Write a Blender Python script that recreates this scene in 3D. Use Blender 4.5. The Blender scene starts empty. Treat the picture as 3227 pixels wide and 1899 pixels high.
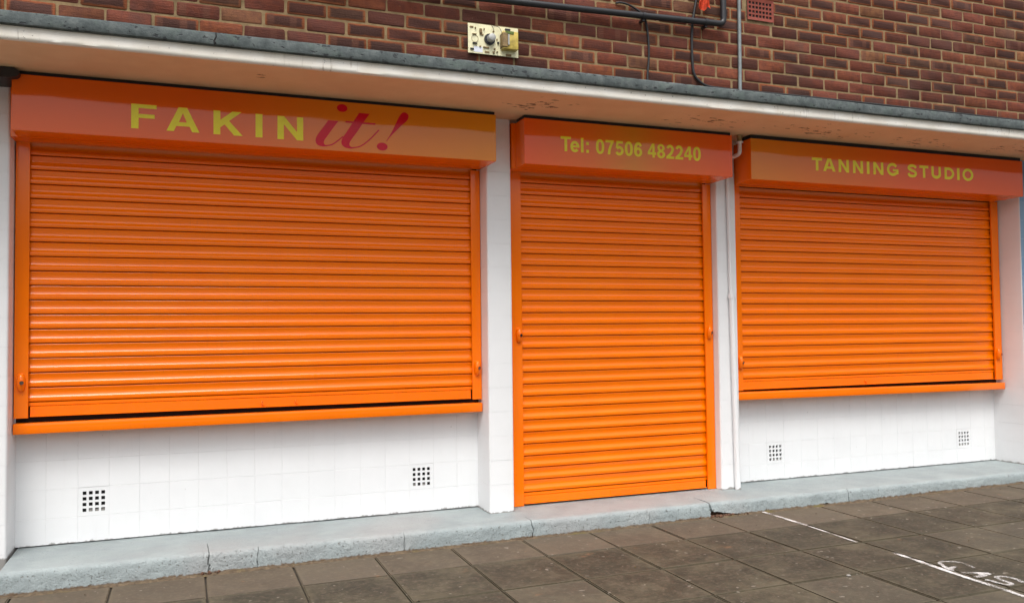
import bpy, bmesh, math, random
from mathutils import Vector, Matrix, noise
R = math.radians
rnd = random.Random(7)
sc = bpy.context.scene
C = sc.collection

# ------------------------------------------------------------------ camera, sky, sun, exposure
cam = bpy.data.cameras.new('camera'); camo = bpy.data.objects.new('camera', cam); C.objects.link(camo)
yaw, pitch, roll = R(21.026), R(1.9684), R(-0.6558)
fw = Vector((math.sin(yaw)*math.cos(pitch), math.cos(yaw)*math.cos(pitch), math.sin(pitch)))
rt = Vector((math.cos(yaw), -math.sin(yaw), 0)); up = rt.cross(fw)
rt2 = rt*math.cos(roll) + up*math.sin(roll); up2 = up*math.cos(roll) - rt*math.sin(roll)
M = Matrix((rt2, up2, -fw)).transposed().to_4x4(); M.translation = Vector((0, -4.9476, 1.205))
camo.matrix_world = M
cam.sensor_fit = 'HORIZONTAL'; cam.sensor_width = 36; cam.lens = 36*2654.47/3227
cam.clip_start = 0.05; cam.clip_end = 3000
sc.camera = camo
sc.render.resolution_x, sc.render.resolution_y = 1024, 602

world = bpy.data.worlds.new('World'); sc.world = world; world.use_nodes = True
wn = world.node_tree.nodes; wl = world.node_tree.links
for n in list(wn): wn.remove(n)
sky = wn.new('ShaderNodeTexSky'); sky.sky_type = 'NISHITA'; sky.sun_disc = False
SUN_EL, SUN_AZ = 63.0, 200.0          # azimuth clockwise from +Y
sky.sun_elevation = R(SUN_EL); sky.sun_rotation = R(SUN_AZ)
sky.air_density = 1.0; sky.dust_density = 6.0; sky.ozone_density = 1.0
hs = wn.new('ShaderNodeHueSaturation'); hs.inputs['Saturation'].default_value = 0.30
bg = wn.new('ShaderNodeBackground'); bg.inputs['Strength'].default_value = 0.15
wo = wn.new('ShaderNodeOutputWorld')
wl.new(sky.outputs[0], hs.inputs['Color']); wl.new(hs.outputs[0], bg.inputs['Color']); wl.new(bg.outputs[0], wo.inputs['Surface'])

sun = bpy.data.lights.new('sun', 'SUN'); sun.energy = 1.5; sun.angle = R(35); sun.color = (1.0, 0.975, 0.94)
suno = bpy.data.objects.new('sun', sun); C.objects.link(suno)
sd = Vector((math.sin(R(SUN_AZ))*math.cos(R(SUN_EL)), math.cos(R(SUN_AZ))*math.cos(R(SUN_EL)), math.sin(R(SUN_EL))))
suno.rotation_euler = sd.to_track_quat('Z', 'Y').to_euler(); suno.location = sd*20

vs = sc.view_settings
vs.view_transform = 'Standard'; vs.look = 'None'; vs.gamma = 1; vs.use_curve_mapping = False
vs.exposure = 0.60

# ------------------------------------------------------------------ node helpers
class NT:
    def __init__(s, name):
        s.m = bpy.data.materials.new(name); s.m.use_nodes = True
        s.t = s.m.node_tree; s.n = s.t.nodes; s.l = s.t.links
        s.p = s.n['Principled BSDF']; s.o = s.n['Material Output']
    def node(s, typ, **kw):
        n = s.n.new(typ)
        for k, v in kw.items():
            if k.startswith('i_'):
                key = k[2:]; key = int(key) if key.isdigit() else key.replace('_', ' ')
                s.put(n.inputs[key], v)
            else: setattr(n, k, v)
        return n
    def put(s, sock, v):
        if isinstance(v, bpy.types.NodeSocket): s.l.new(v, sock)
        else:
            if hasattr(sock, 'default_value'):
                dv = sock.default_value
                if hasattr(dv, '__len__') and len(dv) == 4 and len(v) == 3: v = (*v, 1)
                sock.default_value = v
    def math(s, op, a, b=0.0, c=None, clamp=False):
        n = s.n.new('ShaderNodeMath'); n.operation = op; n.use_clamp = clamp
        s.put(n.inputs[0], a); s.put(n.inputs[1], b)
        if c is not None: s.put(n.inputs[2], c)
        return n.outputs[0]
    def mix(s, f, a, b, mode='MIX'):
        n = s.n.new('ShaderNodeMix'); n.data_type = 'RGBA'; n.blend_type = mode
        s.put(n.inputs[0], f); s.put(n.inputs[6], a); s.put(n.inputs[7], b)
        return n.outputs[2]
    def noise(s, vec, scale, detail=4, rough=.55, out=0):
        n = s.n.new('ShaderNodeTexNoise'); n.inputs['Scale'].default_value = scale
        n.inputs['Detail'].default_value = detail; n.inputs['Roughness'].default_value = rough
        if vec is not None: s.l.new(vec, n.inputs['Vector'])
        return n.outputs[out]
    def ramp(s, f, stops, interp='LINEAR'):
        n = s.n.new('ShaderNodeValToRGB'); cr = n.color_ramp; cr.interpolation = interp
        while len(cr.elements) < len(stops): cr.elements.new(.5)
        for e, (p, c) in zip(cr.elements, stops):
            e.position = p; e.color = (*c, 1) if hasattr(c, '__len__') else (c, c, c, 1)
        s.l.new(f, n.inputs[0]); return n.outputs[0]
    def step(s, v, a, b):
        n = s.n.new('ShaderNodeMapRange'); n.interpolation_type = 'SMOOTHSTEP'
        s.put(n.inputs[0], v); n.inputs[1].default_value = a; n.inputs[2].default_value = b
        return n.outputs[0]
    def obj(s): return s.n.new('ShaderNodeTexCoord').outputs['Object']
    def pos(s): return s.n.new('ShaderNodeNewGeometry').outputs['Position']
    def rand(s): return s.n.new('ShaderNodeObjectInfo').outputs['Random']
    def sep(s, v):
        n = s.n.new('ShaderNodeSeparateXYZ'); s.l.new(v, n.inputs[0]); return n.outputs
    def scale(s, v, sx, sy, sz, off=(0, 0, 0)):
        n = s.n.new('ShaderNodeMapping'); s.l.new(v, n.inputs[0]); n.inputs['Scale'].default_value = (sx, sy, sz)
        n.inputs['Location'].default_value = off
        return n.outputs[0]
    def bump(s, h, strength=.3, dist=.002):
        n = s.n.new('ShaderNodeBump'); n.inputs['Strength'].default_value = strength; n.inputs['Distance'].default_value = dist
        s.put(n.inputs['Height'], h); s.l.new(n.outputs[0], s.p.inputs['Normal'])
    def col(s, v): s.put(s.p.inputs['Base Color'], v)
    def rough(s, v): s.put(s.p.inputs['Roughness'], v)
    def spec(s, v): s.p.inputs['Specular IOR Level'].default_value = v

MAT = {}
def simple(name, col, rough=.6, metal=0, var=.12, nscale=40, bump=0, bscale=200):
    t = NT(name); p = t.pos()
    f = t.noise(p, nscale, 5)
    d = tuple(c*(1-var) for c in col); b = tuple(min(1, c*(1+var)) for c in col)
    t.col(t.ramp(f, [(.3, d), (.7, b)])); t.rough(rough); t.p.inputs['Metallic'].default_value = metal
    if bump: t.bump(t.noise(p, bscale, 3), bump, .001)
    MAT[name] = t.m; return t.m

def m_orange():
    t = NT('orange_powder_paint'); p = t.pos()
    r = t.rand()
    f = t.noise(p, 3.0, 3); f2 = t.noise(p, 60, 4)
    c = t.mix(t.step(f, .3, .7), (.98, .195, .0), (.96, .18, .0))
    c = t.mix(t.math('MULTIPLY', r, .10), c, (.84, .13, .0))
    # grime specks and faint dusty streaks
    streak = t.noise(t.scale(p, 14, 14, 1.2), 4, 5, .6)
    c = t.mix(t.math('MULTIPLY', t.step(streak, .56, .8), .16), c, (.42, .12, .03))
    fade = t.step(t.noise(t.scale(p, 1, 1, 2.5), 2.3, 4, .6), .52, .74); c = t.mix(t.math('MULTIPLY', fade, .22), c, (.86, .20, .006))
    scr = t.step(t.noise(t.scale(p, 1.2, 1, 26), 9, 3, .6), .70, .74); c = t.mix(t.math('MULTIPLY', scr, .35), c, (.74, .20, .03))
    sp = t.step(t.noise(p, 130, 2), .735, .77)
    c = t.mix(t.math('MULTIPLY', sp, .55), c, (.16, .04, .012))
    t.col(c)
    t.rough(t.math('ADD', t.math('MULTIPLY', f2, .08), .11)); t.spec(.42)
    MAT['orange'] = t.m
m_orange()

def m_sign(name, stops, x0, x1):
    t = NT(name); p = t.pos(); x = t.sep(p)[0]
    n = t.node('ShaderNodeMapRange'); t.put(n.inputs[0], x); n.inputs[1].default_value = x0; n.inputs[2].default_value = x1
    c = t.ramp(n.outputs[0], stops)
    sp = t.step(t.noise(p, 160, 2), .74, .78)
    c = t.mix(t.math('MULTIPLY', sp, .35), c, (.2, .05, .02))
    t.col(c); t.rough(t.math('ADD', t.math('MULTIPLY', t.noise(p, 25, 4), .05), .03)); t.spec(.38)
    t.bump(t.noise(t.scale(p, 1.3, 1, 2.0), 1.5, 1), .20, .02)
    MAT[name] = t.m
RED, ORG, GLD = (.62, .085, .008), (.66, .14, .010), (.60, .21, .014)
m_sign('sign_print_a', [(0, (.86, .125, .004)), (.35, (.82, .12, .004)), (.62, (.80, .20, .006)), (1, (.80, .265, .008))], -.80, 1.70)
m_sign('sign_print_b', [(0, (.95, .12, .010)), (.3, (.86, .17, .010)), (.5, (.74, .24, .014)), (.7, (.86, .16, .010)), (1, (.92, .115, .010))], 1.88, 3.36)
m_sign('sign_print_c', [(0, (.78, .235, .014)), (.3, (.82, .17, .010)), (.55, (.88, .12, .010)), (1, (.84, .105, .008))], 3.51, 6.05)

def m_vinyl(name, col):
    t = NT(name); p = t.pos()
    t.col(t.ramp(t.noise(p, 30, 3), [(.3, tuple(c*.93 for c in col)), (.7, col)])); t.rough(.12); t.spec(.22); MAT[name] = t.m
m_vinyl('yellow_vinyl', (.95, .86, .03)); m_vinyl('crimson_vinyl', (.70, .002, .022))

def m_white(name, base, dirt=.35):
    t = NT(name); p = t.pos(); r = t.rand()
    f = t.noise(p, 6, 5)
    c = t.mix(t.step(f, .3, .75), base, tuple(b*.965 for b in base))
    c = t.mix(t.math('MULTIPLY', r, .10), c, (.70, .715, .72))
    st = t.noise(t.scale(p, 9, 9, 1.0), 3, 6, .65)
    c = t.mix(t.math('MULTIPLY', t.step(st, .55, .85), dirt), c, (.50, .49, .46))
    ch = t.step(t.noise(p, 34, 3), .755, .775)
    c = t.mix(t.math('MULTIPLY', ch, .55), c, (.30, .29, .27))
    z = t.sep(p)[2]
    edge = t.math('ADD', z, t.math('MULTIPLY', t.math('SUBTRACT', t.noise(t.scale(p, 1, 1, .4), 30, 5, .7), .5), .05))
    c = t.mix(t.math('MULTIPLY', t.math('SUBTRACT', 1.0, t.step(edge, .112, .122)), .8), c, (.16, .145, .125))
    t.col(c); t.rough(.42); t.spec(.4)
    t.bump(t.noise(p, 45, 3), .12, .003)
    MAT[name] = t.m
m_white('white_tile_paint', (.80, .81, .815), .14); m_white('white_pillar_paint', (.79, .795, .80), .12)
m_white('blue_neighbour_paint', (.16, .28, .42), .15)

def m_soffit():
    t = NT('soffit_paint'); p = t.pos(); s = t.sep(p); x, y = s[0], s[1]
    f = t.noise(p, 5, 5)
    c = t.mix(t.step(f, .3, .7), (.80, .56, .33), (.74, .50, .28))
    # flaked-off paint: clusters of small elongated flakes
    q = t.scale(p, .55, 1.4, 1)
    fl = t.noise(q, 21, 5, .62); cl = t.noise(t.scale(p, 1, 1.6, 1, (2.3, .4, 0)), 1.9, 2)
    def blob(cx, cy, rx, ry):
        dx = t.math('DIVIDE', t.math('SUBTRACT', x, cx), rx); dy = t.math('DIVIDE', t.math('SUBTRACT', y, cy), ry)
        d = t.math('ADD', t.math('MULTIPLY', dx, dx), t.math('MULTIPLY', dy, dy))
        return t.math('SUBTRACT', 1.0, t.math('SMOOTH_MIN', d, 1.0, .2), clamp=True)
    mask = blob(1.88, -.52, .30, .22)
    for a in ((3.95, -.52, .60, .26), (4.9, -.48, .6, .25), (3.0, -.5, .45, .2), (5.7, -.5, .4, .2), (.33, -.6, .05, .1)):
        mask = t.math('MAXIMUM', mask, t.math('MULTIPLY', blob(*a), .8))
    thr = t.math('SUBTRACT', fl, t.math('SUBTRACT', .75, t.math('MULTIPLY', mask, .235)))
    k = t.step(thr, .0, .018)
    c = t.mix(k, c, t.mix(t.noise(p, 90, 3), (.10, .055, .03), (.26, .16, .10)))
    sp = t.step(t.noise(p, 55, 3), .74, .77)
    c = t.mix(t.math('MULTIPLY', sp, .5), c, (.3, .2, .12))
    t.col(c); t.rough(.8)
    t.bump(t.math('SUBTRACT', t.noise(p, 130, 3), t.math('MULTIPLY', k, 1.2)), .25, .002)
    MAT['soffit'] = t.m
m_soffit()

def m_fascia():
    t = NT('fascia_paint'); p = t.pos()
    c = t.mix(t.step(t.noise(p, 8, 5), .3, .7), (.84, .81, .74), (.76, .71, .62))
    st = t.noise(t.scale(p, 16, 16, 2.0), 3, 6, .65)
    c = t.mix(t.math('MULTIPLY', t.math('MULTIPLY', t.step(st, .54, .72), t.step(t.noise(p, 1.1, 2), .42, .62)), .75), c, (.22, .17, .10))
    sp = t.step(t.noise(p, 60, 2), .70, .75)
    c = t.mix(t.math('MULTIPLY', sp, .7), c, (.10, .08, .06))
    t.col(c); t.rough(.7); t.bump(t.noise(p, 120, 3), .3, .002); MAT['fascia'] = t.m
m_fascia()

def m_greyband():
    t = NT('weathered_grey_concrete'); p = t.pos()
    c = t.ramp(t.noise(p, 24, 6, .65), [(.25, (.034, .043, .043)), (.5, (.066, .080, .080)), (.75, (.118, .132, .128))])
    gr = t.noise(p, 11, 4); c = t.mix(t.math('MULTIPLY', t.step(gr, .5, .7), .3), c, (.10, .14, .11))
    pit = t.step(t.noise(t.scale(p, .6, 1, 1), 42, 3), .60, .66)
    c = t.mix(t.math('MULTIPLY', pit, .85), c, (.02, .022, .025))
    t.col(c); t.rough(.9)
    t.bump(t.math('SUBTRACT', t.noise(p, 110, 5), pit), .6, .004); MAT['grey_band'] = t.m
m_greyband()

def m_brick():
    t = NT('rustic_brick'); o = t.obj(); s = t.sep(o); r = t.rand()
    wn_ = t.node('ShaderNodeTexWhiteNoise', noise_dimensions='1D'); t.put(wn_.inputs['W'], t.math('MULTIPLY', r, 917.3))
    r2 = wn_.outputs['Value']
    wn3 = t.node('ShaderNodeTexWhiteNoise', noise_dimensions='1D'); t.put(wn3.inputs['W'], t.math('MULTIPLY', r, 331.7)); r3 = wn3.outputs['Value']
    off = t.node('ShaderNodeCombineXYZ'); t.put(off.inputs[0], t.math('MULTIPLY', r, 60)); t.put(off.inputs[1], t.math('MULTIPLY', r2, 60)); t.put(off.inputs[2], t.math('MULTIPLY', r3, 60))
    va = t.node('ShaderNodeVectorMath', operation='ADD'); t.put(va.inputs[0], o); t.put(va.inputs[1], off.outputs[0]); v = va.outputs[0]
    base = t.ramp(r, [(0, (.072, .022, .013)), (.22, (.112, .029, .016)), (.42, (.142, .037, .019)), (.62, (.165, .043, .022)), (.80, (.205, .058, .022)), (.93, (.115, .046, .024)), (1, (.25, .105, .042))])
    base = t.mix(t.step(t.noise(v, 26, 5), .35, .7), base, t.mix(.5, base, (.07, .022, .017)))
    # firing: dark heart with a warm margin
    ex = t.math('SUBTRACT', .108, t.math('ABSOLUTE', s[0])); ez = t.math('SUBTRACT', .0365, t.math('ABSOLUTE', s[2]))
    e = t.math('ADD', t.math('MINIMUM', ex, t.math('MULTIPLY', ez, 1.4)), t.math('MULTIPLY', t.math('SUBTRACT', t.noise(v, 18, 3), .5), .022))
    heart = t.step(e, .006, .022)
    on = t.step(r2, .50, .72)
    warm = t.mix(t.math('MULTIPLY', on, .55), base, (.25, .070, .016))
    dark = t.mix(t.math('MULTIPLY', on, .8), base, (.044, .020, .015))
    c = t.mix(heart, warm, dark)
    # kiss marks: vertical bands
    ph = t.math('ADD', t.math('MULTIPLY', s[0], 52), t.math('MULTIPLY', r3, 6.28))
    band = t.math('MULTIPLY', t.step(t.math('SINE', ph), .35, .8), t.step(r3, .80, .9))
    c = t.mix(t.math('MULTIPLY', band, .6), c, (.13, .05, .03))
    # drag-wire lines and mortar smears
    lines = t.noise(t.scale(v, 5, 5, 190), 1.0, 3)
    c = t.mix(t.math('MULTIPLY', t.step(lines, .45, .7), .35), c, t.mix(.5, c, (.02, .01, .01)))
    sm = t.step(t.noise(v, 30, 5, .7), .66, .74)
    c = t.mix(t.math('MULTIPLY', sm, .35), c, (.24, .16, .09))
    wp = t.pos(); soot = t.noise(t.scale(wp, 2.2, 2.2, .5), 1.4, 4, .6)
    c = t.mix(t.math('MULTIPLY', t.step(soot, .5, .72), .45), c, (.045, .026, .020))
    t.col(c); t.rough(.88); t.spec(.3)
    t.bump(t.math('ADD', lines, t.noise(v, 120, 2)), .8, .004)
    MAT['brick'] = t.m
m_brick()

def m_mortar():
    t = NT('sand_mortar'); p = t.pos()
    c = t.ramp(t.noise(p, 14, 6, .65), [(.25, (.11, .072, .033)), (.5, (.205, .138, .066)), (.75, (.30, .21, .108))])
    t.col(c); t.rough(.95); t.bump(t.noise(p, 220, 5), .7, .003); MAT['mortar'] = t.m
m_mortar()

def m_slab():
    t = NT('concrete_paving'); p = t.pos(); r = t.rand(); o = t.obj(); s = t.sep(o)
    f = t.noise(p, 7, 6, .65); g = t.noise(p, 45, 5, .7)
    c = t.ramp(f, [(.25, (.026, .023, .016)), (.5, (.052, .044, .030)), (.78, (.098, .082, .057))])
    c = t.mix(t.math('MULTIPLY', r, .85), c, (.036, .034, .024))
    c = t.mix(t.math('MULTIPLY', t.step(t.noise(p, 2.2, 5, .7), .45, .68), .6), c, (.105, .092, .060))
    c = t.mix(t.math('MULTIPLY', t.step(t.noise(t.scale(p, 1, 1, 1, (7, 3, 0)), 3.1, 5, .7), .54, .7), .6), c, (.026, .022, .016))
    c = t.mix(t.math('MULTIPLY', t.step(t.noise(p, 17, 5, .7), .42, .66), .45), c, (.030, .027, .019))
    c = t.mix(t.math('MULTIPLY', t.step(g, .48, .7), .5), c, (.135, .108, .08))
    ex = t.math('SUBTRACT', .21, t.math('ABSOLUTE', s[0])); ey = t.math('SUBTRACT', .222, t.math('ABSOLUTE', s[1]))
    e = t.math('ADD', t.math('MINIMUM', ex, ey), t.math('MULTIPLY', t.math('SUBTRACT', t.noise(p, 15, 4), .5), .05))
    c = t.mix(t.math('MULTIPLY', t.math('SUBTRACT', 1.0, t.step(e, .0, .035)), .45), c, (.10, .085, .055))
    c = t.mix(t.math('MULTIPLY', t.step(t.sep(p)[1], -.815, -.805), .32), c, (.17, .135, .10))
    c = t.mix(t.math('MULTIPLY', t.step(r, .72, .80), .30), c, (.125, .105, .078))
    rust = t.step(t.noise(p, 4.3, 5, .6), .66, .74); c = t.mix(t.math('MULTIPLY', rust, .5), c, (.24, .12, .06))
    gum = t.step(t.noise(p, 26, 1), .735, .75); c = t.mix(t.math('MULTIPLY', gum, .6), c, (.24, .215, .18))
    t.col(c); t.rough(t.math('ADD', .60, t.math('MULTIPLY', t.noise(p, 9, 4), .3))); t.spec(.22)
    t.bump(t.noise(p, 70, 5, .75), .55, .003); MAT['slab'] = t.m
m_slab()

def m_step():
    t = NT('painted_step_concrete'); p = t.pos(); z = t.sep(p)[2]
    c = t.mix(t.step(t.noise(p, 5, 5), .3, .7), (.30, .345, .348), (.245, .285, .29))
    w = t.noise(p, 1.3, 3); c = t.mix(t.math('MULTIPLY', t.step(w, .5, .72), .35), c, (.36, .325, .315))
    st = t.step(t.noise(p, 16, 6, .7), .58, .76); c = t.mix(t.math('MULTIPLY', st, .5), c, (.22, .225, .22))
    pn = t.noise(p, 105, 3); fr = t.math('SUBTRACT', 1.0, t.step(z, .085, .112)); pit = t.step(t.math('ADD', pn, t.math('MULTIPLY', fr, .05)), .68, .73); c = t.mix(t.math('MULTIPLY', pit, .7), c, (.14, .125, .105))
    # worn earth along the foot of the step, ragged
    low = t.math('ADD', t.math('SUBTRACT', z, t.math('MULTIPLY', t.math('ADD', t.sep(p)[0], .77), .0045)), t.math('MULTIPLY', t.math('SUBTRACT', t.noise(p, 28, 6, .75), .5), .045))
    c = t.mix(t.math('SUBTRACT', 1.0, t.step(low, .004, .014)), c, (.13, .085, .05))
    t.col(c); t.rough(.66)
    pits = t.noise(p, 95, 5, .7)
    t.bump(t.math('SUBTRACT', pits, pit), 1.0, .006); MAT['step'] = t.m
m_step()

def m_dirt():
    t = NT('earth_and_moss'); p = t.pos()
    c = t.ramp(t.noise(p, 40, 6, .7), [(.25, (.030, .022, .014)), (.5, (.10, .07, .042)), (.75, (.17, .125, .075))])
    c = t.mix(t.math('MULTIPLY', t.step(t.noise(p, 5, 4), .55, .68), .7), c, (.12, .10, .022))
    t.col(c); t.rough(.95); t.bump(t.noise(p, 180, 5, .7), .8, .005); MAT['dirt'] = t.m
m_dirt()

def m_joint():
    t = NT('joint_soil'); p = t.pos()
    c = t.ramp(t.noise(p, 50, 6, .7), [(.3, (.012, .010, .007)), (.7, (.04, .031, .021))])
    c = t.mix(t.math('MULTIPLY', t.step(t.noise(p, 3.3, 4), .57, .68), .75), c, (.10, .085, .02))
    t.col(c); t.rough(.95); t.bump(t.noise(p, 150, 5), .6, .004); MAT['joint'] = t.m
m_joint()

def m_asphalt():
    t = NT('asphalt'); p = t.pos()
    t.col(t.ramp(t.noise(p, 30, 6, .7), [(.3, (.13, .125, .118)), (.7, (.20, .19, .175))])); t.rough(.9)
    t.bump(t.noise(p, 120, 4), .6, .006); MAT['asphalt'] = t.m
m_asphalt()

def m_spray(key, hi, op):
    t = NT('white_spray_paint'); p = t.pos(); u = t.sep(t.obj())
    t.col(t.ramp(t.noise(p, 60, 4), [(.3, (.62, .60, .58)), (.7, (.80, .79, .78))])); t.rough(.8)
    tr = t.node('ShaderNodeBsdfTransparent'); mx = t.node('ShaderNodeMixShader')
    a = t.math('MULTIPLY', t.step(t.math('ADD', t.math('MULTIPLY', t.noise(p, 9, 4), .55), t.math('MULTIPLY', t.noise(p, 170, 3), .55)), .43, hi), op)
    t.put(mx.inputs[0], a); t.put(mx.inputs[1], tr.outputs[0]); t.put(mx.inputs[2], t.p.outputs[0]); t.put(t.o.inputs[0], mx.outputs[0])
    MAT[key] = t.m
m_spray('spray', .64, .84); m_spray('faint_spray', .66, .74)

simple('grout_paint', (.71, .715, .72), .8, var=.15)
simple('black_gap', (.012, .011, .011), .85)
simple('black_plastic', (.014, .014, .016), .42, var=.25)
simple('black_rubber', (.012, .012, .013), .6)
simple('galvanised', (.20, .225, .225), .45, .35, .18, 25)
simple('terracotta', (.19, .036, .020), .8, var=.2, nscale=30, bump=.4)
simple('dark_hole', (.012, .008, .007), .9)
simple('rag_cloth', (.72, .075, .022), .85, var=.2)
simple('brass', (.35, .26, .13), .4, .6, .25)
simple('steel_core', (.16, .12, .09), .35, .7, .3, 200)
simple('board_cream', (.72, .68, .44), .55, var=.14, nscale=25)
simple('board_brown', (.20, .13, .05), .6, var=.4, nscale=40)
simple('amber_plastic', (.46, .34, .07), .35, var=.35, nscale=30)
simple('grey_knob', (.36, .36, .34), .4, var=.2)
simple('label_white', (.62, .64, .70), .6, var=.06)
simple('moss_green', (.10, .14, .03), .9, var=.4)
simple('rubble', (.26, .25, .23), .9, var=.3, bump=.4)
simple('rusty_earth', (.105, .052, .030), .95, var=.5, nscale=90, bump=.8)

# ------------------------------------------------------------------ object helpers
def tag(o, label=None, cat=None, group=None, kind=None):
    if label: o['label'] = label
    if cat: o['category'] = cat
    if group: o['group'] = group
    if kind: o['kind'] = kind
    return o
WPOS = {}
def thing(name, label, cat, loc, group=None):
    o = bpy.data.objects.new(name, None); C.objects.link(o); o.location = loc; o.empty_display_size = .05
    WPOS[o.name] = Vector(loc); return tag(o, label, cat, group)
def place(me, name, parent=None, loc=(0, 0, 0)):
    o = bpy.data.objects.new(name, me); C.objects.link(o); loc = Vector(loc); WPOS[o.name] = loc
    if parent is not None: o.parent = parent; o.location = loc - WPOS[parent.name]
    else: o.location = loc
    return o
def to_mesh(bm, name, mat, smooth=None):
    bmesh.ops.recalc_face_normals(bm, faces=bm.faces[:])
    me = bpy.data.meshes.new(name); bm.to_mesh(me); bm.free()
    for m in (mat if isinstance(mat, (list, tuple)) else [mat]): me.materials.append(MAT[m])
    if smooth is not None:
        for p in me.polygons: p.use_smooth = True
        me.set_sharp_from_angle(angle=R(smooth))
    return me
def part(name, bm, mat, parent=None, loc=(0, 0, 0), smooth=None):
    """bm is given in world coordinates; the object's origin is put at loc"""
    bmesh.ops.translate(bm, vec=-Vector(loc), verts=bm.verts[:])
    return place(to_mesh(bm, name, mat, smooth), name, parent, loc)
def box(bm, x0, x1, y0, y1, z0, z1, bev=0, seg=1):
    v = [bm.verts.new((x, y, z)) for x in (x0, x1) for y in (y0, y1) for z in (z0, z1)]
    for f in ((0, 1, 3, 2), (4, 6, 7, 5), (0, 4, 5, 1), (2, 3, 7, 6), (0, 2, 6, 4), (1, 5, 7, 3)): bm.faces.new([v[k] for k in f])
    if bev:
        es = list({e for q in v for e in q.link_edges})
        bmesh.ops.bevel(bm, geom=es, offset=bev, segments=seg, affect='EDGES', profile=.5)
    return bm
def B(*a, **k): return box(bmesh.new(), *a, **k)
def tube(bm, pts, rad, n=10, caps=True):
    pts = [Vector(p) for p in pts]; rings = []
    if not hasattr(rad, '__len__'): rad = [rad]*len(pts)
    prev = None
    for i, p in enumerate(pts):
        d = (pts[min(i+1, len(pts)-1)] - pts[max(i-1, 0)]).normalized()
        if prev is None:
            a = Vector((0, 0, 1)) if abs(d.z) < .9 else Vector((1, 0, 0)); u = d.cross(a).normalized()
        else: u = (prev - d*prev.dot(d)).normalized()
        prev = u; w = d.cross(u)
        rings.append([bm.verts.new(p + (u*math.cos(2*math.pi*k/n) + w*math.sin(2*math.pi*k/n))*rad[i]) for k in range(n)])
    for a, b in zip(rings, rings[1:]):
        for k in range(n): bm.faces.new((a[k], a[(k+1) % n], b[(k+1) % n], b[k]))
    if caps: bm.faces.new(rings[0][::-1]); bm.faces.new(rings[-1])
    return bm
def spline(pts, n=8):
    pts = [Vector(p) for p in pts]; out = []
    P = [pts[0]*2-pts[1]] + pts + [pts[-1]*2-pts[-2]]
    for i in range(1, len(P)-2):
        a, b, c, d = P[i-1:i+3]
        for k in range(n):
            t = k/n
            out.append(.5*((2*b) + (c-a)*t + (2*a-5*b+4*c-d)*t*t + (3*b-a-3*c+d)*t**3))
    return out + [pts[-1]]
def fillet(pts, r, n=6):
    pts = [Vector(p) for p in pts]; out = [pts[0]]
    for a, b, c in zip(pts, pts[1:], pts[2:]):
        u = (a-b).normalized(); v = (c-b).normalized(); q = min(r, (a-b).length*.45, (c-b).length*.45)
        for k in range(n+1):
            t = k/n; out.append((b+u*q)*(1-t)**2 + b*2*t*(1-t) + (b+v*q)*t*t)
    return out + [pts[-1]]

# ------------------------------------------------------------------ setting: ground and pavement
def gz(x): return .0045*(x+.77)
me = to_mesh(B(-400, 400, -400, 400, -.5, -.135), 'ground', 'asphalt'); g = place(me, 'ground'); tag(g, kind='structure')
bm = bmesh.new(); vv = [bm.verts.new((x, y, gz(x)-.012)) for x, y in ((-9, -5.2), (14, -5.2), (14, .0), (-9, .0))]; bm.faces.new(vv)
r_ = bmesh.ops.extrude_face_region(bm, geom=bm.faces[:]); bmesh.ops.translate(bm, vec=(0, 0, -.12), verts=[v for v in r_['geom'] if isinstance(v, bmesh.types.BMVert)])
pave = part('pavement', bm, 'joint'); tag(pave, kind='structure')
XJ, PX = .505, .4235
YR = [-.437, -.810, -1.262, -1.712, -2.160, -2.610, -3.060]
slab_me = {}
def slab_mesh(w, d, k):
    key = (round(w, 3), round(d, 3), k)
    if key not in slab_me:
        bm = bmesh.new(); box(bm, -w/2, w/2, -d/2, d/2, -.03, 0)
        es = [e for e in bm.edges if all(v.co.z > -.01 for v in e.verts)]
        bmesh.ops.bevel(bm, geom=es, offset=.0045, segments=2, affect='EDGES')
        rr = random.Random(k*13+5)
        for v in bm.verts:
            if v.co.z > -.02: v.co.x += rr.uniform(-.0014, .0014); v.co.y += rr.uniform(-.0014, .0014)
        slab_me[key] = to_mesh(bm, 'paving_slab', 'slab', 50)
    return slab_me[key]
for j in range(6):
    y1, y0 = YR[j], YR[j+1]; dx = {0: .0, 1: .0, 2: .0, 3: -.004, 4: -.01, 5: -.02}[j]
    for i in range(-7, 19):
        xa = XJ + PX*i + dx; xb = xa + PX; cx, cy = (xa+xb)/2, (y0+y1)/2
        o = place(slab_mesh(PX-.0085, (y1-y0)-.009, rnd.randrange(4)), 'paving_slab', pave, (cx, cy, gz(cx) + rnd.uniform(-.0016, .0016)))
        o.rotation_euler = (rnd.uniform(-.0025, .0025), rnd.uniform(-.0025, .0025) - .0045, rnd.uniform(-.002, .002))
# farther rows towards the road, joined (not in view)
bm = bmesh.new()
for j in range(5):
    for i in range(-18, 30):
        xa = XJ + PX*i; y1 = -3.06 - .45*j; zc = gz(xa+.2)
        if xa > 13.4 or xa < -8.6: continue
        box(bm, xa, xa+PX-.007, y1-.4425, y1, zc-.03, zc)
o = part('far_paving', bm, 'slab', pave); tag(o, kind='stuff')

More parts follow.
